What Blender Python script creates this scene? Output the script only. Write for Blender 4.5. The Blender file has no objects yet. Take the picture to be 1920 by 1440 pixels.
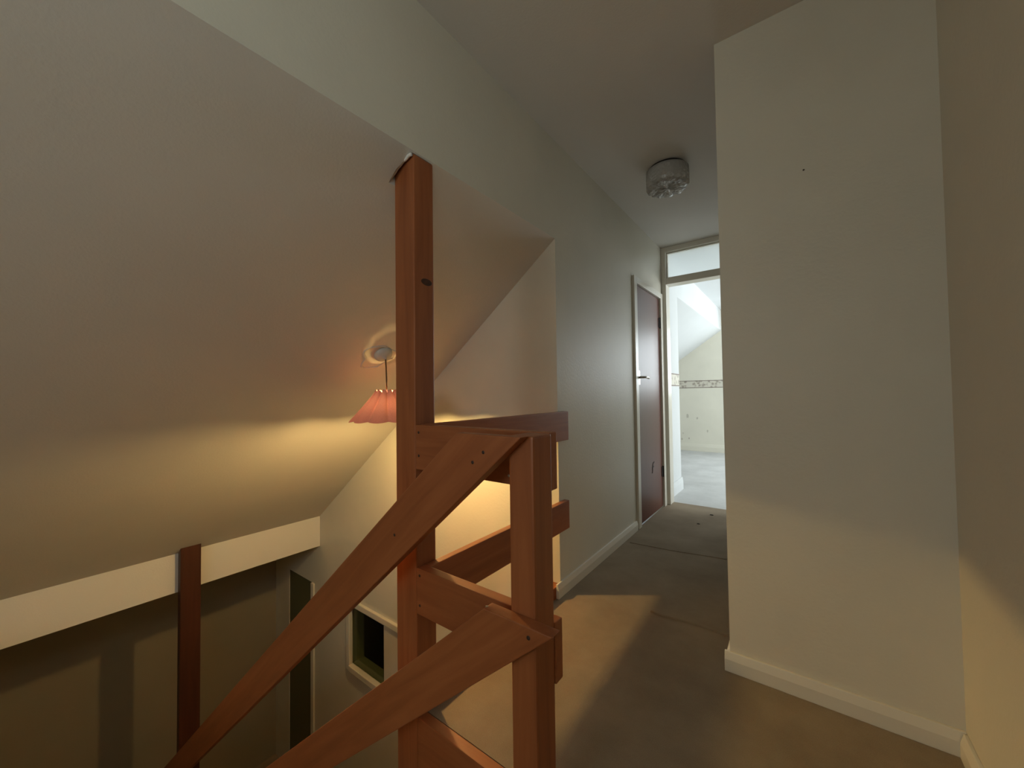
import bpy, bmesh, math, random
from mathutils import Vector, Matrix
random.seed(7)
scene = bpy.context.scene
COL = scene.collection

# ------------------------------------------------------------------ camera
YAW, PITCH, ROLL, FPX, EYE = math.radians(36.77), math.radians(1.43), 0.013, 720.0, 1.06
cam_d = bpy.data.cameras.new('camera')
cam_d.sensor_width = 36.0
cam_d.lens = 36.0 * FPX / 1920.0
cam_d.clip_start = 0.02
cam = bpy.data.objects.new('camera', cam_d)
COL.objects.link(cam)
fw = Vector((-math.sin(YAW) * math.cos(PITCH), math.cos(YAW) * math.cos(PITCH), math.sin(PITCH)))
hr = Vector((math.cos(YAW), math.sin(YAW), 0))
up = hr.cross(fw)
cr = hr * math.cos(ROLL) - up * math.sin(ROLL)
cu = up * math.cos(ROLL) + hr * math.sin(ROLL)
m = Matrix((cr, cu, -fw)).transposed().to_4x4()
m.translation = (0, 0, EYE)
cam.matrix_world = m
scene.camera = cam

# ------------------------------------------------------------------ light
w = bpy.data.worlds.new('sky')
scene.world = w
w.use_nodes = True
bg = w.node_tree.nodes['Background']
bg.inputs[0].default_value = (0.72, 0.86, 1.0, 1)
bg.inputs[1].default_value = 1.0

def area(name, loc, direction, sx, sy, power, color):
    d = bpy.data.lights.new(name, 'AREA')
    d.shape = 'RECTANGLE'; d.size = sx; d.size_y = sy
    d.energy = power; d.color = color
    o = bpy.data.objects.new(name, d)
    COL.objects.link(o)
    o.location = loc
    o.rotation_euler = Vector(direction).to_track_quat('-Z', 'Y').to_euler()
    return o
YREAR = -2.4
DAY = (0.95, 0.97, 1.0)
area('daylight_bedroom_window', (0.35, 7.62, 1.62), (0, -1, -0.1), 1.8, 1.1, 58.0, DAY)
area('bedroom_side_fill_light', (2.36, 5.6, 1.45), (-1, 0, 0), 2.0, 1.3, 110.0, DAY)  # unseen side light, added to brighten the end room
area('landing_fill_light', (0.52, -0.75, 2.05), (-1, 0, -0.1), 1.2, 0.6, 9.0, (0.96, 1.0, 0.95))  # unseen light added high on the right to lift the bulkhead
area('rear_fill_light', (-0.8, YREAR-0.15, 1.45), (0, 1, -0.05), 1.0, 1.1, 21.0, (1.0, 0.97, 0.89))  # unseen light added behind the viewer to brighten the walls ahead
BULB = 900.0

vs = scene.view_settings
vs.view_transform = 'Standard'; vs.look = 'None'
vs.exposure = 0.0; vs.gamma = 1.0; vs.use_curve_mapping = False

# ------------------------------------------------------------------ materials
def new_mat(name):
    mt = bpy.data.materials.new(name); mt.use_nodes = True
    nt = mt.node_tree
    return mt, nt, nt.nodes['Principled BSDF']

def noise(nt, coord, scale, detail=4, rough=0.55):
    n = nt.nodes.new('ShaderNodeTexNoise')
    n.inputs['Scale'].default_value = scale
    n.inputs['Detail'].default_value = detail
    n.inputs['Roughness'].default_value = rough
    nt.links.new(coord, n.inputs['Vector'])
    return n

def ramp(nt, fac, stops):
    r = nt.nodes.new('ShaderNodeValToRGB')
    el = r.color_ramp.elements
    el[0].position, el[0].color = stops[0][0], (*stops[0][1], 1)
    el[1].position, el[1].color = stops[-1][0], (*stops[-1][1], 1)
    for p, c in stops[1:-1]:
        e = el.new(p); e.color = (*c, 1)
    nt.links.new(fac, r.inputs['Fac'])
    return r

def bump(nt, h, bsdf, strength, dist):
    b = nt.nodes.new('ShaderNodeBump')
    b.inputs['Strength'].default_value = strength
    b.inputs['Distance'].default_value = dist
    nt.links.new(h, b.inputs['Height'])
    nt.links.new(b.outputs['Normal'], bsdf.inputs['Normal'])

def paint(name, col, rough, var=0.04, bump_s=0.25, bscale=160, spec=0.5):
    mt, nt, p = new_mat(name)
    tc = nt.nodes.new('ShaderNodeTexCoord').outputs['Object']
    n = noise(nt, tc, 2.2, 5)
    d = [tuple(max(0, c * (1 - var)) for c in col), tuple(min(1, c * (1 + var * .4)) for c in col)]
    r = ramp(nt, n.outputs['Fac'], [(0.3, d[0]), (0.7, d[1])])
    nt.links.new(r.outputs['Color'], p.inputs['Base Color'])
    p.inputs['Roughness'].default_value = rough
    p.inputs['Specular IOR Level'].default_value = spec
    n2 = noise(nt, tc, bscale, 3)
    bump(nt, n2.outputs['Fac'], p, bump_s, 0.002)
    return mt

M = {}
M['wall'] = paint('cream_wall_paint', (0.71, 0.67, 0.565), 0.45, 0.06, 0.4, 70, 0.35)
M['ceil'] = paint('white_ceiling_paint', (0.70, 0.67, 0.62), 0.75, 0.04, 0.3, 120)
M['trim'] = paint('white_gloss_paint', (0.74, 0.70, 0.60), 0.3, 0.03, 0.05, 60)
M['white'] = paint('white_plaster', (0.80, 0.78, 0.74), 0.7, 0.03, 0.3, 150)
M['bed_wall'] = paint('pale_cream_wall_paint', (0.80, 0.77, 0.66), 0.6, 0.06, 0.2, 80)
M['bed_ceil'] = paint('bedroom_ceiling_white', (0.70, 0.72, 0.73), 0.8, 0.03, 0.2, 80)
M['hall'] = paint('lower_hall_dimmed_paint', (0.33, 0.29, 0.21), 0.6, 0.05, 0.2, 90)  # colour darkened to stand in for the gloom of the lower hall
M['dark_trim'] = paint('faded_paper', (0.58, 0.55, 0.46), 0.5, 0.05, 0.2, 90)
M['olive'] = paint('olive_door_paint', (0.10, 0.10, 0.045), 0.45, 0.08, 0.1, 60)

def carpet(name, a, b):
    mt, nt, p = new_mat(name)
    tc = nt.nodes.new('ShaderNodeTexCoord').outputs['Object']
    n = noise(nt, tc, 3.0, 6, 0.65)
    n2 = noise(nt, tc, 420, 2)
    mx = nt.nodes.new('ShaderNodeMix')
    mx.inputs[0].default_value = 0.35
    nt.links.new(n.outputs['Fac'], mx.inputs[2]); nt.links.new(n2.outputs['Fac'], mx.inputs[3])
    r = ramp(nt, mx.outputs[0], [(0.36, a), (0.62, b)])
    nt.links.new(r.outputs['Color'], p.inputs['Base Color'])
    p.inputs['Roughness'].default_value = 0.95
    p.inputs['Specular IOR Level'].default_value = 0.15
    bump(nt, n2.outputs['Fac'], p, 0.6, 0.004)
    return mt
M['carpet'] = carpet('brown_carpet', (0.25, 0.195, 0.135), (0.35, 0.28, 0.20))
M['bed_carpet'] = carpet('grey_bedroom_carpet', (0.50, 0.50, 0.49), (0.64, 0.64, 0.63))

def wood(name, dark, mid, light, rough=0.42):
    mt, nt, p = new_mat(name)
    tc = nt.nodes.new('ShaderNodeTexCoord').outputs['Object']
    oi = nt.nodes.new('ShaderNodeObjectInfo')
    add = nt.nodes.new('ShaderNodeVectorMath'); add.operation = 'ADD'
    sc = nt.nodes.new('ShaderNodeVectorMath'); sc.operation = 'SCALE'
    sc.inputs['Scale'].default_value = 9.0
    cmb = nt.nodes.new('ShaderNodeCombineXYZ')
    for i in range(3): nt.links.new(oi.outputs['Random'], cmb.inputs[i])
    nt.links.new(cmb.outputs[0], sc.inputs[0])
    nt.links.new(tc, add.inputs[0]); nt.links.new(sc.outputs[0], add.inputs[1])
    mp = nt.nodes.new('ShaderNodeMapping')
    mp.inputs['Scale'].default_value = (1.1, 16, 16)
    nt.links.new(add.outputs[0], mp.inputs['Vector'])
    n = noise(nt, mp.outputs[0], 1.6, 6, 0.6)
    n.inputs['Distortion'].default_value = 0.8
    r = ramp(nt, n.outputs['Fac'], [(0.25, dark), (0.5, mid), (0.78, light)])
    nt.links.new(r.outputs['Color'], p.inputs['Base Color'])
    p.inputs['Roughness'].default_value = rough
    mp2 = nt.nodes.new('ShaderNodeMapping'); mp2.inputs['Scale'].default_value = (4, 160, 160)
    nt.links.new(add.outputs[0], mp2.inputs['Vector'])
    n2 = noise(nt, mp2.outputs[0], 1.0, 3)
    bump(nt, n2.outputs['Fac'], p, 0.15, 0.001)
    return mt
M['wood'] = wood('red_brown_stained_pine', (0.24, 0.070, 0.022), (0.32, 0.098, 0.031), (0.39, 0.13, 0.044))
M['dark_wood'] = wood('dark_newel_wood', (0.045, 0.013, 0.006), (0.062, 0.018, 0.008), (0.08, 0.024, 0.010), 0.5)  # darker brown than the rest of the railing
M['knot'] = wood('pine_knot', (0.04, 0.012, 0.005), (0.06, 0.018, 0.007), (0.10, 0.03, 0.011))
M['door'] = wood('brown_gloss_door', (0.135, 0.054, 0.038), (0.142, 0.058, 0.041), (0.15, 0.062, 0.044), 0.34)
M['door'].node_tree.nodes['Principled BSDF'].inputs['Specular IOR Level'].default_value = 0.2

def plain(name, col, rough=0.5, metal=0.0):
    mt, nt, p = new_mat(name)
    tc = nt.nodes.new('ShaderNodeTexCoord').outputs['Object']
    n = noise(nt, tc, 30, 3)
    r = ramp(nt, n.outputs['Fac'], [(0.3, tuple(c * .9 for c in col)), (0.7, col)])
    nt.links.new(r.outputs['Color'], p.inputs['Base Color'])
    p.inputs['Roughness'].default_value = rough
    p.inputs['Metallic'].default_value = metal
    return mt
M['screw'] = plain('dark_screw_head', (0.035, 0.014, 0.008), 0.5)
M['steel'] = plain('worn_aluminium', (0.62, 0.60, 0.56), 0.32, 1.0)
M['iron'] = plain('dark_hinge_metal', (0.03, 0.022, 0.018), 0.5, 0.6)
M['plastic'] = plain('aged_white_plastic', (0.60, 0.60, 0.56), 0.45)
M['flex'] = plain('brown_cord', (0.10, 0.055, 0.02), 0.7)
M['scuff'] = plain('dark_scuff', (0.03, 0.02, 0.016), 0.8)
M['seam'] = plain('carpet_joint', (0.075, 0.055, 0.038), 0.95)
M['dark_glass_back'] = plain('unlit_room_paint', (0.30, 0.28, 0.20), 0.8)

def glass(name, col, rough=0.0):
    mt, nt, p = new_mat(name)
    p.inputs['Base Color'].default_value = (*col, 1)
    p.inputs['Roughness'].default_value = rough
    p.inputs['Transmission Weight'].default_value = 1.0
    p.inputs['IOR'].default_value = 1.45
    return mt
def pane_mat(name, col, refl=0.08):
    mt = bpy.data.materials.new(name); mt.use_nodes = True
    nt = mt.node_tree
    nt.nodes.remove(nt.nodes['Principled BSDF'])
    tr = nt.nodes.new('ShaderNodeBsdfTransparent'); tr.inputs[0].default_value = (*col, 1)
    gl = nt.nodes.new('ShaderNodeBsdfGlossy'); gl.inputs['Roughness'].default_value = 0.03
    mx = nt.nodes.new('ShaderNodeMixShader'); mx.inputs[0].default_value = refl
    nt.links.new(tr.outputs[0], mx.inputs[1]); nt.links.new(gl.outputs[0], mx.inputs[2])
    nt.links.new(mx.outputs[0], nt.nodes['Material Output'].inputs['Surface'])
    return mt
M['frost'] = glass('obscured_fanlight_glass', (0.93, 0.96, 0.96), 0.45)
M['pane'] = pane_mat('clear_window_glass', (0.93, 0.96, 0.96))
M['dark_pane'] = pane_mat('dark_window_glass', (0.60, 0.63, 0.52), 0.07)

def ice_mat():
    mt, nt, p = new_mat('bubbled_ice_glass')
    p.inputs['Base Color'].default_value = (0.78, 0.75, 0.70, 1)
    p.inputs['Roughness'].default_value = 0.12
    p.inputs['Transmission Weight'].default_value = 0.55
    p.inputs['IOR'].default_value = 1.4
    tc = nt.nodes.new('ShaderNodeTexCoord').outputs['Object']
    v = nt.nodes.new('ShaderNodeTexVoronoi'); v.inputs['Scale'].default_value = 60
    nt.links.new(tc, v.inputs['Vector'])
    bump(nt, v.outputs['Distance'], p, 0.7, 0.006)
    return mt
M['ice'] = ice_mat()

def shade_mat():
    mt = bpy.data.materials.new('pink_pleated_fabric'); mt.use_nodes = True
    nt = mt.node_tree
    p = nt.nodes['Principled BSDF']
    tc = nt.nodes.new('ShaderNodeTexCoord').outputs['Object']
    n = noise(nt, tc, 300, 2)
    r = ramp(nt, n.outputs['Fac'], [(0.3, (0.50, 0.19, 0.17)), (0.7, (0.60, 0.24, 0.21))])
    nt.links.new(r.outputs['Color'], p.inputs['Base Color'])
    p.inputs['Roughness'].default_value = 0.9
    tl = nt.nodes.new('ShaderNodeBsdfTranslucent')
    tl.inputs['Color'].default_value = (0.60, 0.25, 0.23, 1)
    mx = nt.nodes.new('ShaderNodeMixShader'); mx.inputs[0].default_value = 0.0125
    out = nt.nodes['Material Output']
    nt.links.new(p.outputs[0], mx.inputs[1]); nt.links.new(tl.outputs[0], mx.inputs[2])
    nt.links.new(mx.outputs[0], out.inputs['Surface'])
    return mt
M['shade'] = shade_mat()

def emit_mat(name, col, s):
    mt, nt, p = new_mat(name)
    p.inputs['Base Color'].default_value = (0.9, 0.85, 0.75, 1)
    p.inputs['Emission Color'].default_value = (*col, 1)
    p.inputs['Emission Strength'].default_value = s
    return mt
M['bulb'] = emit_mat('lit_warm_bulb', (1.0, 0.68, 0.24), BULB)

def border_mat():
    mt, nt, p = new_mat('floral_wallpaper_border')
    tc = nt.nodes.new('ShaderNodeTexCoord').outputs['Object']
    sep = nt.nodes.new('ShaderNodeSeparateXYZ'); nt.links.new(tc, sep.inputs[0])
    v = nt.nodes.new('ShaderNodeTexVoronoi'); v.inputs['Scale'].default_value = 17
    nt.links.new(tc, v.inputs['Vector'])
    n = noise(nt, tc, 34, 4)
    ad = nt.nodes.new('ShaderNodeMath'); ad.operation = 'MULTIPLY'
    nt.links.new(v.outputs['Distance'], ad.inputs[0]); nt.links.new(n.outputs['Fac'], ad.inputs[1])
    r = ramp(nt, ad.outputs[0], [(0.08, (0.36, 0.31, 0.26)), (0.17, (0.50, 0.45, 0.38)), (0.26, (0.68, 0.64, 0.55))])
    nt.links.new(r.outputs['Color'], p.inputs['Base Color'])
    p.inputs['Roughness'].default_value = 0.7
    return mt
M['border'] = border_mat()
M['border_line'] = plain('border_edge_print', (0.22, 0.17, 0.14), 0.7)

# ------------------------------------------------------------------ mesh helpers
def add_box(bm, x0, x1, y0, y1, z0, z1):
    vs_ = [bm.verts.new(c) for c in ((x0,y0,z0),(x1,y0,z0),(x1,y1,z0),(x0,y1,z0),(x0,y0,z1),(x1,y0,z1),(x1,y1,z1),(x0,y1,z1))]
    for f in ((3,2,1,0),(4,5,6,7),(0,1,5,4),(1,2,6,5),(2,3,7,6),(3,0,4,7)):
        bm.faces.new([vs_[i] for i in f])

def add_prism(bm, pts, axis, a0, a1):
    """polygon pts extruded along axis ('x': pts are (y,z); 'y': pts are (x,z); 'z': pts are (x,y))"""
    def mk(p, a):
        return {'x': (a, p[0], p[1]), 'y': (p[0], a, p[1]), 'z': (p[0], p[1], a)}[axis]
    A = [bm.verts.new(mk(p, a0)) for p in pts]
    B = [bm.verts.new(mk(p, a1)) for p in pts]
    n = len(pts)
    bm.faces.new(A); bm.faces.new(list(reversed(B)))
    for i in range(n):
        bm.faces.new([A[i], B[i], B[(i+1) % n], A[(i+1) % n]])

def finish(bm, bevel=0.0, seg=2):
    bmesh.ops.recalc_face_normals(bm, faces=bm.faces[:])
    if bevel:
        es = [e for e in bm.edges if len(e.link_faces) == 2 and e.calc_face_angle(0) > 0.5]
        bmesh.ops.bevel(bm, geom=es, offset=bevel, segments=seg, affect='EDGES', profile=0.6)

def obj(name, bm, mat, parent=None, bevel=0.0, smooth=False, frame=None):
    """one mesh object; 'frame' is a world matrix whose x axis follows the grain"""
    finish(bm, bevel)
    me = bpy.data.meshes.new(name)
    if frame is not None:
        bm.transform(frame.inverted())
    bm.to_mesh(me); bm.free()
    me.materials.append(M[mat] if isinstance(mat, str) else mat)
    if smooth:
        for pl in me.polygons: pl.use_smooth = True
    o = bpy.data.objects.new(name, me)
    COL.objects.link(o)
    if parent is not None:
        o.parent = parent
    if frame is not None:
        o.matrix_basis = (parent_world(parent).inverted() @ frame) if parent is not None else frame
    elif parent is not None:
        o.matrix_basis = parent_world(parent).inverted()
    return o

PW = {}
def parent_world(p):
    mw = p.matrix_basis.copy()
    q = p.parent
    while q is not None:
        mw = q.matrix_basis @ mw; q = q.parent
    return mw

def tag(o, label, cat, group=None):
    o['label'] = label; o['category'] = cat
    if group: o['group'] = group
    return o

def empty(name, loc, label, cat, group=None):
    o = bpy.data.objects.new(name, None)
    o.empty_display_size = 0.05
    COL.objects.link(o); o.location = loc
    o.matrix_basis = Matrix.Translation(loc)
    return tag(o, label, cat, group)

def struct(name, bm, mat, parent=None, bevel=0.0, label=None, smooth=False):
    o = obj(name, bm, mat, parent, bevel, smooth)
    o['kind'] = 'structure'
    if label: o['label'] = label
    return o

def boxes(*bs):
    bm = bmesh.new()
    for b in bs: add_box(bm, *b)
    return bm

def lathe(bm, prof, n, M_=Matrix.Identity(4), close=False):
    rings = []
    for r, z in prof:
        if r < 1e-6:
            rings.append([bm.verts.new(M_ @ Vector((0, 0, z)))])
        else:
            rings.append([bm.verts.new(M_ @ Vector((r*math.cos(2*math.pi*i/n), r*math.sin(2*math.pi*i/n), z))) for i in range(n)])
    for a, b in zip(rings, rings[1:]):
        for i in range(n):
            j = (i+1) % n
            if len(a) == 1 and len(b) > 1: bm.faces.new([a[0], b[i], b[j]])
            elif len(b) == 1 and len(a) > 1: bm.faces.new([a[i], b[0], a[j]])
            elif len(a) > 1: bm.faces.new([a[i], b[i], b[j], a[j]])

def tube(bm, pts, r, n=10):
    prev = None
    for k, p in enumerate(pts):
        p = Vector(p)
        t = (Vector(pts[min(k+1, len(pts)-1)]) - Vector(pts[max(k-1, 0)])).normalized()
        a = t.cross(Vector((0.3, 0.8, 0.52))).normalized(); b = t.cross(a)
        ring = [bm.verts.new(p + r*(math.cos(2*math.pi*i/n)*a + math.sin(2*math.pi*i/n)*b)) for i in range(n)]
        if prev:
            for i in range(n): bm.faces.new([prev[i], prev[(i+1) % n], ring[(i+1) % n], ring[i]])
        else: bm.faces.new(ring)
        prev = ring
    bm.faces.new(list(reversed(prev)))

# ------------------------------------------------------------------ main dimensions (metres)
XW = -1.03          # corridor face of the wall over the stairs
YE = 1.78           # end wall of the stairwell
YF, XC = 1.68, -0.236   # wall facing the stairs, corner of the corridor
XR = 0.36           # right wall
CZ = 2.43           # ceiling
EDGE = 1.89         # lower edge of the bulkhead / top of the sloping ceiling
XFA = -3.55         # fascia at the foot of the slope
SL = (EDGE + 0.04) / (XW - XFA)     # roof slope
LF = -2.66          # floor of the lower hall
XL = -4.47          # left wall of lower hall
YB = 0.837          # railing line
YD = 3.78           # frame at the end of the corridor
YN = -0.35          # near wall of the stairwell
YR = YREAR          # rear wall of the landing
def slope_z(x): return EDGE + (x - XW) * SL

# ------------------------------------------------------------------ floors and ceilings
struct('floor', boxes((XW+0.0, XC+0.1, YB+0.037, YD+0.12, -0.28, 0), (-0.45, XR, YR, YB+0.037, -0.28, 0), (XC+0.1, XR, YB+0.037, YF, -0.28, 0)),
       'carpet', label='worn brown carpet of the landing and corridor')
fl = bpy.data.objects['floor']
def seam(x0, y0, x1, y1, r):
    bm = bmesh.new()
    n = 14
    pts = []
    for i in range(n+1):
        t = i/n
        pts.append((x0+(x1-x0)*t, y0+(y1-y0)*t + 0.006*math.sin(9*t+x0*5), -r*0.25 + 0.0))
    tube(bm, pts, r, 8)
    o = obj('carpet_seam', bm, 'carpet', fl, smooth=True)
seam(-0.60, 1.90, XC, 1.915, 0.0095)
seam(-0.98, 2.67, XC, 2.77, 0.0045)
struct('ceiling', boxes((XW, XC, YR, YD+0.1, CZ, CZ+0.1), (XC, XR, YR, YF, CZ, CZ+0.1)), 'ceil', label='flat white corridor ceiling')

# sloping ceiling over the stairs: slab under the roof plane
bm = bmesh.new()
add_prism(bm, [(XW, EDGE), (XFA, slope_z(XFA)), (XFA-0.1, slope_z(XFA)+0.04), (XFA-0.1, slope_z(XFA)+0.2), (XW-0.1, EDGE+0.1)], 'y', YR, YE)
struct('ceiling_slope', bm, 'ceil', label='white sloping ceiling above the stairwell')
cs = bpy.data.objects['ceiling_slope']

# fascia / floor edge below the slope, soffit beyond
struct('trim_1', boxes((XFA-0.1, XFA, YN, YE, -0.31, slope_z(XFA)+0.005)), 'white', label='white painted fascia band at the foot of the sloping ceiling')
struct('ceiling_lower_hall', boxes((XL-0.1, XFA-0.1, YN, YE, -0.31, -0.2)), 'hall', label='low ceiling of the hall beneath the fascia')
struct('floor_lower_hall', boxes((XL-0.1, -0.45, YN, YE, LF-0.1, LF)), 'carpet', label='carpet of the lower hall')

# ------------------------------------------------------------------ walls
# bulkhead over the stairs and left wall of the corridor (door hole Y 3.02..3.72)
DY0, DY1, DZ = 3.025, 3.705, 1.945
struct('wall_left', boxes((XW-0.1, XW, YR, YE, EDGE, CZ+0.1),
                          (XW-0.1, XW, YE, DY0, -0.28, CZ+0.1), (XW-0.1, XW, DY1, YD+0.12, -0.28, CZ+0.1),
                          (XW-0.1, XW, DY0, DY1, DZ, CZ+0.1)), 'wall', label='cream painted corridor wall with bulkhead over the stairs')
struct('wall_stair_side', boxes((XW-0.1, XW, YB+0.09, YE, LF, -0.28)), 'wall', label='wall below the corridor floor edge')
# end wall of the stairwell, with the interior window and lower door
WX0, WX1, WZ0, WZ1 = -3.035, -1.80, -1.165, -0.665
EX0, EX1, EZ = -4.16, -3.68, -0.68
struct('wall_back', boxes((XL-0.1, EX0, YE, YE+0.12, LF, EZ), (EX1, WX0, YE, YE+0.12, LF, EZ),
                          (WX0, WX1, YE, YE+0.12, LF, WZ0), (WX1, XW-0.1, YE, YE+0.12, LF, EZ),
                          (WX0, WX1, YE, YE+0.12, WZ1, EZ+0.0001) if WZ1 < EZ else (WX0, WX1, YE, YE+0.12, WZ1, WZ1+0.01),
                          (XL-0.1, WX0, YE, YE+0.12, EZ, EDGE+0.05), (WX1, XW-0.1, YE, YE+0.12, EZ, EDGE+0.05),
                          (WX0, WX1, YE, YE+0.12, WZ1, EDGE+0.05)), 'wall', label='cream end wall of the stairwell')
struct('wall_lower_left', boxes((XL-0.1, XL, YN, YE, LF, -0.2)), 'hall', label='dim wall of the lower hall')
struct('wall_stair_near', boxes((XL-0.1, -0.45, YN-0.1, YN, LF-0.1, -0.28)), 'wall')
struct('wall_under_landing', boxes((-0.45, -0.35, YN-0.1, YB+0.09, LF-0.1, -0.28), (XW, -0.35, YB+0.09, YB+0.19, LF-0.1, -0.28)), 'wall')
struct('wall_facing', boxes((XC, XR+0.12, YF, YD+0.12, -0.28, CZ+0.1)), 'wall', label='cream wall projecting beside the corridor')
# right wall with an opening for the added, unseen fill window
LWY0, LWY1, LWZ0, LWZ1 = -1.35, -0.15, 1.72, 2.36
struct('wall_right', boxes((XR, XR+0.12, LWY1, YF, -0.28, CZ+0.1), (XR, XR+0.12, YR, LWY0, -0.28, CZ+0.1),
                           (XR, XR+0.12, LWY0, LWY1, -0.28, LWZ0), (XR, XR+0.12, LWY0, LWY1, LWZ1, CZ+0.1)), 'wall', label='shadowed cream wall at right')
RW0, RW1, RZ0, RZ1 = -1.3, -0.3, 0.85, 1.85  # opening for the added rear fill window
struct('wall_rear', boxes((XFA-0.1, RW0, YR-0.1, YR, -0.28, CZ+0.1), (RW1, XR+0.12, YR-0.1, YR, -0.28, CZ+0.1), (RW0, RW1, YR-0.1, YR, -0.28, RZ0), (RW0, RW1, YR-0.1, YR, RZ1, CZ+0.1)), 'wall')
struct('floor_rear', boxes((XFA-0.1, -0.45, YR, YN, -0.279, 0.0)), 'carpet')

# ------------------------------------------------------------------ bedroom beyond the corridor
BX0, BX1, BY1 = -3.6, 2.2, 7.42
BXW, BYC = -1.05, 4.46
BE, BS = 2.10, 0.70
B0 = YD + 0.12
def bz(x): return BE + (x - BXW) * BS
struct('floor_bedroom', boxes((BX0, BX1, B0, BY1, -0.28, 0)), 'bed_carpet', label='pale grey carpet of the bright end room')
struct('ceiling_bedroom', boxes((BXW, BX1, B0, BY1, CZ+0.02, CZ+0.12)), 'bed_ceil')
struct('wall_bedroom_left', boxes((BXW-0.1, BXW, B0, BYC, -0.1, CZ+0.1), (BXW-0.1, BXW, BYC, BY1, BE, CZ+0.1)), 'bed_ceil', label='bright white wall and bulkhead inside the end room')
wbl = bpy.data.objects['wall_bedroom_left']
bm = bmesh.new()
add_prism(bm, [(BXW, BE), (BX0, bz(BX0)), (BX0, bz(BX0)+0.12), (BXW-0.1, BE+0.1)], 'y', B0, BY1)
struct('ceiling_bedroom_slope', bm, 'bed_ceil', label='white sloping ceiling in the end room')
BWX0, BWX1, BWZ0, BWZ1 = -0.55, 1.25, 1.05, 2.2
struct('wall_bedroom_far', boxes((BX0, BWX0, BY1, BY1+0.12, -0.1, CZ+0.1), (BWX1, BX1, BY1, BY1+0.12, -0.1, CZ+0.1),
                                 (BWX0, BWX1, BY1, BY1+0.12, -0.1, BWZ0), (BWX0, BWX1, BY1, BY1+0.12, BWZ1, CZ+0.1)), 'bed_wall', label='pale cream far wall of the end room')
wbf = bpy.data.objects['wall_bedroom_far']
struct('wall_bedroom_side', boxes((BX0-0.1, BX0, B0, BY1, -0.1, 1.2)), 'bed_wall')
struct('wall_bedroom_near', boxes((BX0, XW-0.1, B0-0.1, B0, -0.1, CZ+0.1), (XR+0.12, BX1, B0-0.1, B0, -0.1, CZ+0.1)), 'bed_wall')
struct('wall_bedroom_window_side', boxes((BX1, BX1+0.12, B0, 4.6, -0.1, CZ+0.1), (BX1, BX1+0.12, 6.6, BY1, -0.1, CZ+0.1),
                                        (BX1, BX1+0.12, 4.6, 6.6, -0.1, 0.8), (BX1, BX1+0.12, 4.6, 6.6, 2.1, CZ+0.1)), 'bed_wall')  # opening for the added side fill window
# printed paper border on both walls
def border(parent, horizontal, a0, a1, at):
    th = 0.0015
    def bx(z0, z1, t):
        return (a0, a1, at-t, at, z0, z1) if horizontal else (at, at+t, a0, a1, z0, z1)
    b = obj('wallpaper_border', boxes(bx(1.115, 1.25, th)), 'border', parent)
    for z in (1.118, 1.238):
        obj('border_line', boxes(bx(z, z+0.010, th+0.001)), 'border_line', b)
border(wbf, True, BX0, BWX0-0.02, BY1)
border(wbl, False, B0, BYC, BXW)
# water marks on the far wall: shallow peeled flakes of paper
for (x, z, s) in ((-1.62, 0.62, .05), (-1.46, 0.58, .035), (-1.72, 0.20, .03), (-1.60, 0.22, .02), (-1.30, 0.36, .03), (-1.70, 0.30, .02)):
    bm = bmesh.new()
    n = 9
    pts = [(x + s*random.uniform(.5, 1.1)*math.cos(2*math.pi*i/n)*.6, z + s*random.uniform(.5, 1.1)*math.sin(2*math.pi*i/n)) for i in range(n)]
    add_prism(bm, pts, 'y', BY1-0.0012, BY1)
    obj('paper_stain', bm, 'dark_trim' if s > .025 else 'border', wbf)

# ------------------------------------------------------------------ skirting boards
def skirt_profile(h, t): return [(0, 0), (t, 0), (t, h*0.62), (t*0.55, h), (0, h)]
def skirting(name, axis, a0, a1, at, sgn, h=0.072, t=0.017, mat='trim', label=None):
    bm = bmesh.new()
    pr = [(at + sgn*p, q) for p, q in skirt_profile(h, t)]
    add_prism(bm, pr, axis, a0, a1)
    return struct(name, bm, mat, None, 0.002, label)
skirting('baseboard_left', 'y', 1.735, DY0-0.075, XW, 1, label='white skirting along the corridor wall')
skirting('baseboard_facing', 'x', XC-0.017, XR, YF, -1, label='white skirting of the projecting wall')
skirting('baseboard_corridor_right', 'y', YF+0.0005, YD, XC, -1)
skirting('baseboard_right', 'y', YR, YF-0.018, XR, -1)
skirting('baseboard_bedroom_far', 'x', BX0, BX1, BY1, -1, 0.13, 0.018, 'bed_wall')
skirting('baseboard_bedroom_left', 'y', B0, BYC+0.016, BXW, 1, 0.13, 0.016, 'bed_ceil')

# ------------------------------------------------------------------ brown corridor door
d1 = obj('door_1', boxes((XW-0.035, XW-0.002, DY0+0.018, DY1-0.018, 0.008, DZ-0.02)), 'door', bevel=0.002,
         frame=Matrix.Translation((XW-0.02, DY0, 0)) @ Matrix.Rotation(math.radians(-90), 4, 'Y'))
d1['kind'] = 'structure'; d1['label'] = 'glossy dark brown flush door in the corridor wall'
AP, AW = 0.016, 0.05
o = obj('door_frame', boxes((XW-0.06, XW+AP, DY0-AW, DY0+0.014, 0, DZ+0.035), (XW-0.06, XW+AP, DY1-0.014, DY1+AW, 0, DZ+0.035),
              (XW-0.06, XW+AP, DY0+0.014, DY1-0.014, DZ-0.015, DZ+0.035)), 'trim', d1, bevel=0.002)
o['label'] = 'cream painted door frame'
for z in (0.325, 1.70):
    bm = bmesh.new()
    add_box(bm, XW-0.006, XW+0.004, DY1-0.045, DY1-0.012, z-0.045, z+0.045)
    hg = obj('hinge', bm, 'iron', d1)
    bm = bmesh.new()
    tube(bm, [(XW+0.006, DY1-0.016, z-0.05), (XW+0.006, DY1-0.016, z+0.05)], 0.006, 10)
    obj('hinge_pin', bm, 'iron', hg)
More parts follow.
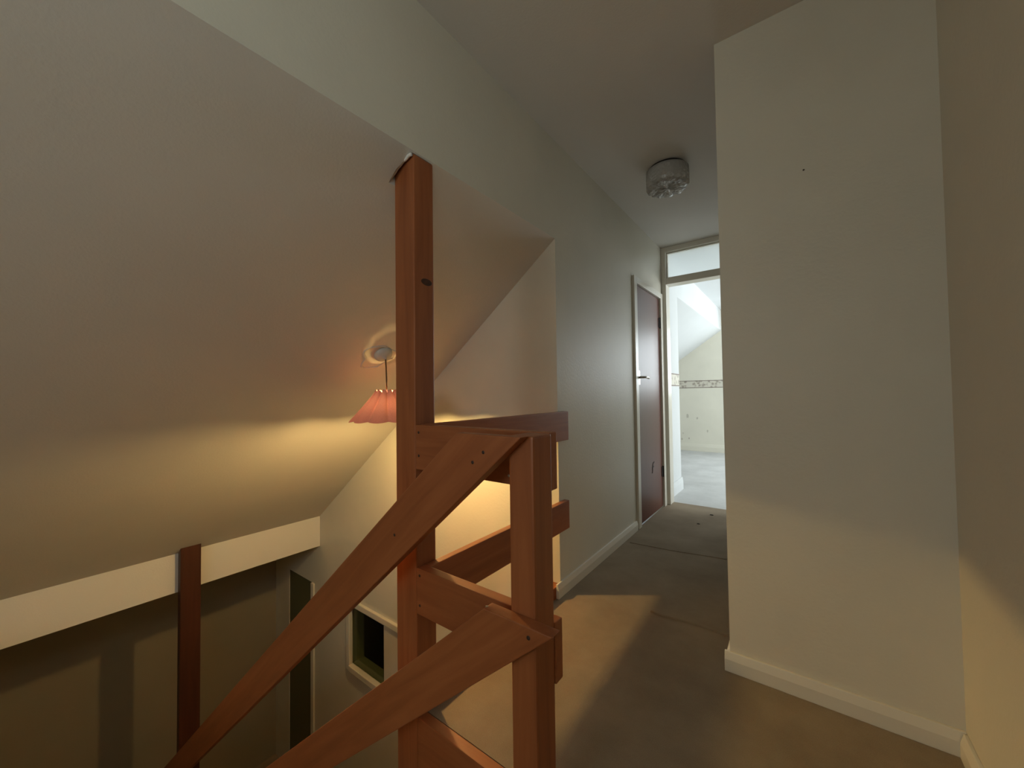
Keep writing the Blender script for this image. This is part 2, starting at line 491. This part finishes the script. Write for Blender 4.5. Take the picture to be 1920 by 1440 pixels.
HY, HZ = DY0+0.055, 1.177
plate = obj('handle_plate', boxes((XW-0.002, XW+0.006, HY-0.018, HY+0.018, HZ-0.06, HZ+0.055)), 'steel', d1, bevel=0.003)
bm = bmesh.new()
tube(bm, [(XW+0.004, HY, HZ), (XW+0.035, HY, HZ), (XW+0.046, HY+0.012, HZ), (XW+0.046, HY+0.06, HZ+0.002), (XW+0.044, HY+0.115, HZ-0.004)], 0.0095, 12)
o = obj('door_handle', bm, 'steel', d1, smooth=True); o['label'] = 'aluminium lever handle'
bm = bmesh.new()
mk = [(3.408, .445), (3.430, .452), (3.427, .440), (3.413, .436), (3.409, .420), (3.421, .414), (3.419, .404), (3.408, .404), (3.403, .372), (3.397, .356), (3.392, .360), (3.398, .378), (3.395, .400), (3.401, .425)]
add_prism(bm, [(3.41+(a-3.41)*1.8, b) for a, b in mk], 'x', XW-0.0025, XW+0.0005)
o = obj('scuff_mark', bm, 'scuff', d1); o['label'] = 'dark torn scuff mark'

# ------------------------------------------------------------------ frame with fanlight at the corridor's end (door opening)
FX0, FX1 = XW, XC
TZ0, TZ1 = 2.075, 2.135
d2 = obj('door_2', boxes((FX0, FX0+0.042, YD, B0, 0, CZ), (FX1-0.042, FX1, YD, B0, 0, CZ),
                         (FX0+0.042, FX1-0.042, YD, B0, CZ-0.045, CZ), (FX0+0.042, FX1-0.042, YD, B0, TZ0, TZ1)), 'trim', bevel=0.003)
d2['kind'] = 'structure'; d2['label'] = 'cream timber door frame with glazed fanlight at the end of the corridor'
fg = obj('fanlight_pane', boxes((FX0+0.042, FX1-0.042, YD+0.05, YD+0.055, TZ1, CZ-0.045)), 'frost', d2)
bd = []
for zz in (TZ1, CZ-0.057): bd.append((FX0+0.042, FX1-0.042, YD+0.03, YD+0.05, zz, zz+0.012))
for xx in (FX0+0.042, FX1-0.054): bd.append((xx, xx+0.012, YD+0.03, YD+0.05, TZ1+0.012, CZ-0.057))
for b in bd: obj('glazing_bead', boxes(b), 'trim', d2)

# ------------------------------------------------------------------ lower hall door and interior window
d3 = obj('door_3', boxes((EX0+0.002, EX1-0.013, YE+0.004, YE+0.045, LF, EZ-0.004)), 'olive', bevel=0.002)
d3['kind'] = 'structure'; d3['label'] = 'dark olive door in the lower hall'
o = obj('door_frame', boxes((EX1-0.012, EX1+0.035, YE-0.016, YE+0.09, LF, EZ+0.002)) , 'trim', d3, bevel=0.002)
fr = 0.04
bm = boxes((WX0-fr, WX0+0.008, YE-0.022, YE+0.012, WZ0-fr, WZ1+fr), (WX1-0.008, WX1+fr, YE-0.022, YE+0.012, WZ0-fr, WZ1+fr),
           (WX0+0.008, WX1-0.008, YE-0.022, YE+0.012, WZ1-0.008, WZ1+fr), (WX0+0.008, WX1-0.008, YE-0.03, YE+0.012, WZ0-fr, WZ0+0.008))
w1 = obj('window_1', bm, 'trim', bevel=0.006)
w1['kind'] = 'structure'; w1['label'] = 'small white framed interior window in the stairwell end wall'
obj('mullion', boxes((-2.575, -2.36, YE-0.004, YE+0.115, WZ0, WZ1)), 'trim', w1, bevel=0.003)
for a, b in ((WX0, -2.575), (-2.36, WX1)):
    obj('pane', boxes((a, b, YE+0.014, YE+0.018, WZ0, WZ1)), 'dark_pane', w1)
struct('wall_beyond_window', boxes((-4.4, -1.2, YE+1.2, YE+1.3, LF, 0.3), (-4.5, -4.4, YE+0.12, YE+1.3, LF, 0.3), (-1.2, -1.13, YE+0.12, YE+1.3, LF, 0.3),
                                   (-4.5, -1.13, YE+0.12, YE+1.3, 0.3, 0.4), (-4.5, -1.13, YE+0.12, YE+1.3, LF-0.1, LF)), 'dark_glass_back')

# ------------------------------------------------------------------ end-room window, plus unseen windows added for fill light
def daylight_window(name, axis, at, a0, a1, z0, z1, label):
    f = 0.05
    def bx(p0, p1, q0, q1, d0=0.0, d1=0.06):
        return (at+d0, at+d1, p0, p1, q0, q1) if axis == 'x' else (p0, p1, at+d0, at+d1, q0, q1)
    mid = (a0+a1)/2
    wdw = obj(name, boxes(bx(a0, a0+f, z0, z1), bx(a1-f, a1, z0, z1), bx(a0+f, a1-f, z0, z0+f), bx(a0+f, a1-f, z1-f, z1),
                          bx(mid-.02, mid+.02, z0+f, z1-f, .005, .055)), 'trim', bevel=0.003)
    wdw['kind'] = 'structure'; wdw['label'] = label
    for p, q_ in ((a0+f, mid-.02), (mid+.02, a1-f)):
        obj('pane', boxes(bx(p, q_, z0+f, z1-f, .028, .032)), 'pane', wdw)
daylight_window('fill_window_2', 'x', XR+0.03, LWY0, LWY1, LWZ0, LWZ1, 'white framed landing window, unseen, added for fill light')
daylight_window('window_3', 'y', BY1+0.03, BWX0, BWX1, BWZ0, BWZ1, 'white framed window of the end room')
daylight_window('fill_window_5', 'x', BX1+0.03, 4.6, 6.6, 0.8, 2.1, 'white framed side window of the end room, unseen, added for fill light')
daylight_window('fill_window_4', 'y', YR-0.09, RW0, RW1, RZ0, RZ1, 'white framed rear landing window, unseen, added for fill light')

# ------------------------------------------------------------------ timber railing
rail = empty('stair_railing', (-0.80, YB, 0.0), 'red-brown stained timber stair railing with posts, wide boards and sloping rails', 'railing')
UPX = Matrix.Rotation(math.radians(-90), 4, 'Y')       # local x -> world z
def frame_at(loc, kind):
    T = Matrix.Translation(loc)
    if kind == 'z': return T @ UPX
    if kind == 'y': return T @ Matrix.Rotation(math.radians(90), 4, 'Z')
    if kind == 's': return T @ Matrix.Rotation(-math.atan(0.858), 4, 'Y')
    return T
def timber(name, bm, kind, loc, bevel=0.004, label=None, mat='wood'):
    o = obj(name, bm, mat, rail, bevel, frame=frame_at(loc, kind))
    if label: o['label'] = label
    return o
def screw(parent, p, normal, r=0.0045, mat='screw'):
    bm = bmesh.new()
    q = Vector(normal).to_track_quat('Z', 'Y').to_matrix().to_4x4()
    lathe(bm, [(0, -0.002), (r, -0.002), (r, 0.0005), (r*.6, 0.0012), (0, 0.0008)], 12, Matrix.Translation(p) @ q)
    return obj('screw', bm, mat, parent)

# tall corner post, its head scribed to the sloping ceiling
TX0, TX1, TY0, TY1 = -1.137, -1.031, YB, YB+0.086
bm = bmesh.new()
add_prism(bm, [(TX0, LF), (TX1, LF), (TX1, 1.883), (TX1-0.05, 1.872), (TX0+0.02, 1.856), (TX0, 1.843)], 'y', TY0, TY1)
tall = timber('corner_post', bm, 'z', (TX0, TY0, 0.0), 0.005, 'tall post reaching up to the sloping ceiling')
# knot on the corridor face of the post
bm = bmesh.new()
q = Vector((1, 0, 0)).to_track_quat('Z', 'Y').to_matrix().to_4x4()
lathe(bm, [(0, 0.0006), (0.012, 0.0006), (0.013, 0)], 14, Matrix.Translation((TX1, YB+0.053, 1.452)) @ q @ Matrix.Diagonal((1.9, 0.95, 1, 1)))
obj('knot', bm, 'knot', tall)
# ragged hole in the sloping ceiling round its head, edged with crumbled filler
bm = bmesh.new()
add_prism(bm, [(YB-0.024, 1.70), (TY1+0.001, 1.70), (TY1+0.001, 1.886), (YB-0.002, 1.886), (YB-0.024, 1.840)], 'x', TX0-0.0015, XW-0.0004)
finish(bm)
cme = bpy.data.meshes.new('cutter'); bm.to_mesh(cme); bm.free()
cut = bpy.data.objects.new('cutter', cme); COL.objects.link(cut)
md = cs.modifiers.new('hole', 'BOOLEAN'); md.operation = 'DIFFERENCE'; md.object = cut; md.solver = 'EXACT'
bpy.context.view_layer.update()
nm = bpy.data.meshes.new_from_object(cs.evaluated_get(bpy.context.evaluated_depsgraph_get()))
cs.modifiers.clear()
nm.materials.clear(); nm.materials.append(M['ceil'])
for pl in nm.polygons: pl.material_index = 0
cs.data = nm
bpy.data.objects.remove(cut)
bm = bmesh.new()
pts = []
for i in range(15):
    t = i/14
    x = TX0 - 0.005 + (TX1 - TX0 + 0.004)*t
    pts.append((x, TY0 - 0.013 + 0.004*t, 1.828 + 0.048*t + 0.008*math.sin(t*3.14) + 0.0015*math.sin(t*23)))
tube(bm, pts, 0.0055, 8)
obj('filler_bead', bm, 'white', tall, smooth=True)

# short newel post at the stair head
PX0, PX1, PY0 = -0.575, -0.503, 0.752
timber('newel_post', boxes((PX0, PX1, PY0, YB, -0.27, 0.958)), 'z', (PX0, PY0, 0), 0.006, 'short newel post at the head of the stairs')
# newel against the fascia at the foot of the flight
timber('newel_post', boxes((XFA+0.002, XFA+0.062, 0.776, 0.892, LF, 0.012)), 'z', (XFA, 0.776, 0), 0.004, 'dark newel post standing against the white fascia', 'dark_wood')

BT = 0.034
# boards across, between the posts
b1 = timber('guard_board', boxes((TX1, -0.508, YB, YB+BT, 0.812, 0.960)), 'x', (TX1, YB, 0.88), 0.003)
b2 = timber('guard_board', boxes((TX1, -0.500, YB, YB+BT, 0.337, 0.487)), 'x', (TX1, YB, 0.41), 0.003)
b3 = timber('floor_edge_board', boxes((TX1, -0.45, YB, YB+BT, -0.28, 0.002)), 'x', (TX1, YB, -.14), 0.003)
for z in (0.935, 0.858): screw(b1, (TX1+0.016, YB, z), (0, -1, 0))
for z in (0.465, 0.368): screw(b2, (TX1+0.016, YB, z), (0, -1, 0))
screw(b1, (-0.640, YB, 0.836), (0, -1, 0), 0.004, 'steel')
# boards along the corridor edge, fixed to the wall end
YX1 = XW + 0.030
c1 = timber('guard_board', boxes((XW, YX1, YB+BT, 1.842, 0.808, 0.961)), 'y', (XW, YB, 0.88), 0.003)
c2 = timber('guard_board', boxes((XW, YX1, YB+BT, 1.838, 0.340, 0.487)), 'y', (XW, YB, 0.41), 0.003)
c3 = timber('floor_edge_board', boxes((XW-0.1, XW-0.001, YB+0.087, YE, -0.28, 0.058)), 'y', (XW, YB, -.1), 0.003)

# sloping rails on the near side of the posts
S = 0.858
def slope_rail(name, ztop, xt, xb, xend, label):
    zt = lambda x: ztop + S*(x - xt)
    zb = lambda x: ztop + S*(x - xb)
    bm = bmesh.new()
    add_prism(bm, [(xb, ztop), (xt, ztop), (xend, zt(xend)), (xend, zb(xend))], 'y', 0.718, 0.7515)
    return timber(name, bm, 's', (xt, 0.735, ztop), 0.003, label)
r1 = slope_rail('handrail', 0.959, -0.724, -0.513, -4.1, 'upper sloping rail of the stairs')
r2 = slope_rail('lower_rail', 0.535, -0.632, -0.436, -4.1, 'lower sloping rail of the stairs')
for (x, z) in ((-0.628, 0.916), (-0.664, 0.888), (-0.985, 0.64)): screw(r1, (x, 0.718, z), (0, -1, 0))
screw(r2, (-0.500, 0.718, 0.512), (0, -1, 0), 0.005)
screw(r2, (-0.632, 0.73, 0.535), (0, 0, 1), 0.004, 'steel')

# ------------------------------------------------------------------ flight of stairs below the rails
st = empty('staircase', (-0.45, 0.25, LF), 'carpeted stairs descending beneath the sloping timber rails', 'stairs')
for i in range(13):
    x1 = -0.45 - 0.22*i
    z = -0.19*(i+1)
    obj('tread', boxes((x1-0.24, x1, YN+0.02, 0.71, z-0.04, z)), 'carpet', st, bevel=0.006)
    obj('riser', boxes((x1-0.018, x1, YN+0.02, 0.71, z, z+0.15)), 'carpet', st)

# ------------------------------------------------------------------ pendant lamp
LX, LY = -1.815, 1.255
RZ = slope_z(LX)
lamp = empty('pendant_lamp', (LX, LY, RZ), 'lit pink fluted pendant lamp hanging from the sloping ceiling', 'lamp')
ang = math.atan(SL)
nrm = Vector((math.sin(ang), 0, -math.cos(ang)))
q = nrm.to_track_quat('Z', 'Y').to_matrix().to_4x4()
bm = bmesh.new()
lathe(bm, [(0, 0.0), (0.05, 0.0), (0.05, 0.008), (0.044, 0.022), (0.03, 0.030), (0.010, 0.034), (0.008, 0.044), (0, 0.044)], 32, Matrix.Translation((LX, LY, RZ)) @ q)
obj('ceiling_rose', bm, 'plastic', lamp, smooth=True)
c0 = Vector((LX, LY, RZ)) + nrm*0.04
TOPZ, RIMZ = 1.085, 0.925
bm = bmesh.new()
tube(bm, [c0, (c0.x+0.004, c0.y, c0.z-0.05), (c0.x+0.007, c0.y, c0.z-0.10), (c0.x+0.008, c0.y, TOPZ+0.02), (c0.x+0.008, c0.y, TOPZ-0.03)], 0.0038, 8)
obj('cord', bm, 'flex', lamp, smooth=True)
CX = c0.x + 0.008
bm = bmesh.new()
lathe(bm, [(0, 0.055), (0.008, 0.055), (0.012, 0.045), (0.018, 0.03), (0.045, 0.026), (0.045, 0.02), (0.019, 0.016), (0.019, -0.02), (0.016, -0.03), (0, -0.03)], 20, Matrix.Translation((CX, LY, 1.035)))
obj('lamp_holder', bm, 'plastic', lamp, smooth=True)
# fluted shade
NL, NS, NH = 11, 14, 10
bm = bmesh.new()
rows = []
for h in range(NH+1):
    t = h/NH
    ring = []
    for i in range(NL*NS):
        a = 2*math.pi*i/(NL*NS) + 0.2
        ph = abs(math.sin(NL*a/2))
        r0 = 0.056 + (0.190-0.056)*(t**1.08)
        r = r0*(1 - 0.26*(1-t*0.72)*(1-ph)**2.0)
        z = TOPZ + (RIMZ-TOPZ)*t
        if h == 0: z += 0.018*ph - 0.012
        if h == NH: z += -0.006*ph + 0.003
        ring.append(bm.verts.new((CX + r*math.cos(a), LY + r*math.sin(a), z)))
    rows.append(ring)
nn = NL*NS
for a_, b_ in zip(rows, rows[1:]):
    for i in range(nn): bm.faces.new([a_[i], a_[(i+1) % nn], b_[(i+1) % nn], b_[i]])
so = obj('lamp_shade', bm, 'shade', lamp, smooth=True)
so['label'] = 'pink fluted fabric shade'
bm = bmesh.new()
lathe(bm, [(0, 0.068), (0.013, 0.068), (0.014, 0.045), (0.024, 0.025), (0.030, 0.0), (0.026, -0.018), (0.014, -0.028), (0, -0.031)], 20, Matrix.Translation((CX, LY, 0.948)))
obj('bulb', bm, 'bulb', lamp, smooth=True)
# rough plaster ring round the rose
bm = bmesh.new()
fm = Matrix.Translation((LX-0.025, LY-0.015, slope_z(LX-0.025))) @ q
pts = []
for i in range(33):
    a = 2*math.pi*i/32
    r = 0.088 + 0.014*math.sin(3*a+0.6) + 0.008*math.sin(5*a)
    pts.append(fm @ Vector((r*math.cos(a), r*math.sin(a), -0.003)))
tube(bm, pts, 0.008, 8)
obj('plaster_patch', bm, 'ceil', cs, smooth=True)

# ------------------------------------------------------------------ glass drum light on the corridor ceiling
GX, GY = -0.615, 2.44
dl = empty('ceiling_light', (GX, GY, CZ), 'unlit bubbled glass drum light on the corridor ceiling', 'lamp')
bm = bmesh.new()
lathe(bm, [(0, 0), (0.105, 0), (0.105, -0.018), (0.095, -0.022), (0, -0.022)], 40, Matrix.Translation((GX, GY, CZ)))
obj('base_plate', bm, 'iron', dl, smooth=False)
bm = bmesh.new()
n = 64
prof = [(0.118, -0.016, 0), (0.122, -0.020, 0.2), (0.123, -0.05, .6), (0.122, -0.085, 1), (0.121, -0.115, 1.6), (0.113, -0.126, 2), (0.09, -0.128, 2.4), (0.06, -0.124, 2.4), (0.03, -0.126, 2.2)]
rings = []
rnd = random.Random(3)
for r, z, k in prof:
    rings.append([bm.verts.new((GX + (r+k*rnd.uniform(-.0022, .0022))*math.cos(2*math.pi*i/n), GY + (r+k*rnd.uniform(-.0022, .0022))*math.sin(2*math.pi*i/n), CZ + z + k*rnd.uniform(-.0026, .0026))) for i in range(n)])
for a_, b_ in zip(rings, rings[1:]):
    for i in range(n): bm.faces.new([a_[i], b_[i], b_[(i+1) % n], a_[(i+1) % n]])
cv = bm.verts.new((GX, GY, CZ-0.128))
for i in range(n): bm.faces.new([rings[-1][i], cv, rings[-1][(i+1) % n]])
obj('glass_drum', bm, 'ice', dl, smooth=True)

# ------------------------------------------------------------------ small marks
bm = bmesh.new()
lathe(bm, [(0, -0.004), (0.003, -0.004), (0.003, 0.001), (0.0015, 0.0018), (0, 0.0018)], 10, Matrix.Translation((0.032, YF, 1.83)) @ Vector((0, -1, 0)).to_track_quat('Z', 'Y').to_matrix().to_4x4())
tag(obj('nail', bm, 'seam'), 'tiny dark nail head in the cream wall beside the corridor', 'nail')
for (x, y, s) in ((-0.625, 3.66, 0.011), (-0.67, 3.36, 0.008)):
    bm = bmesh.new()
    bmesh.ops.create_icosphere(bm, subdivisions=2, radius=s, matrix=Matrix.Translation((x, y, s*0.25)) @ Matrix.Diagonal((1.4, 0.8, 0.4, 1)))
    tag(obj('carpet_fluff', bm, 'scuff', smooth=True), 'small dark bit of fluff on the carpet near the bright doorway' if s > .01 else 'smaller dark speck of fluff on the corridor carpet before the doorway', 'fluff')
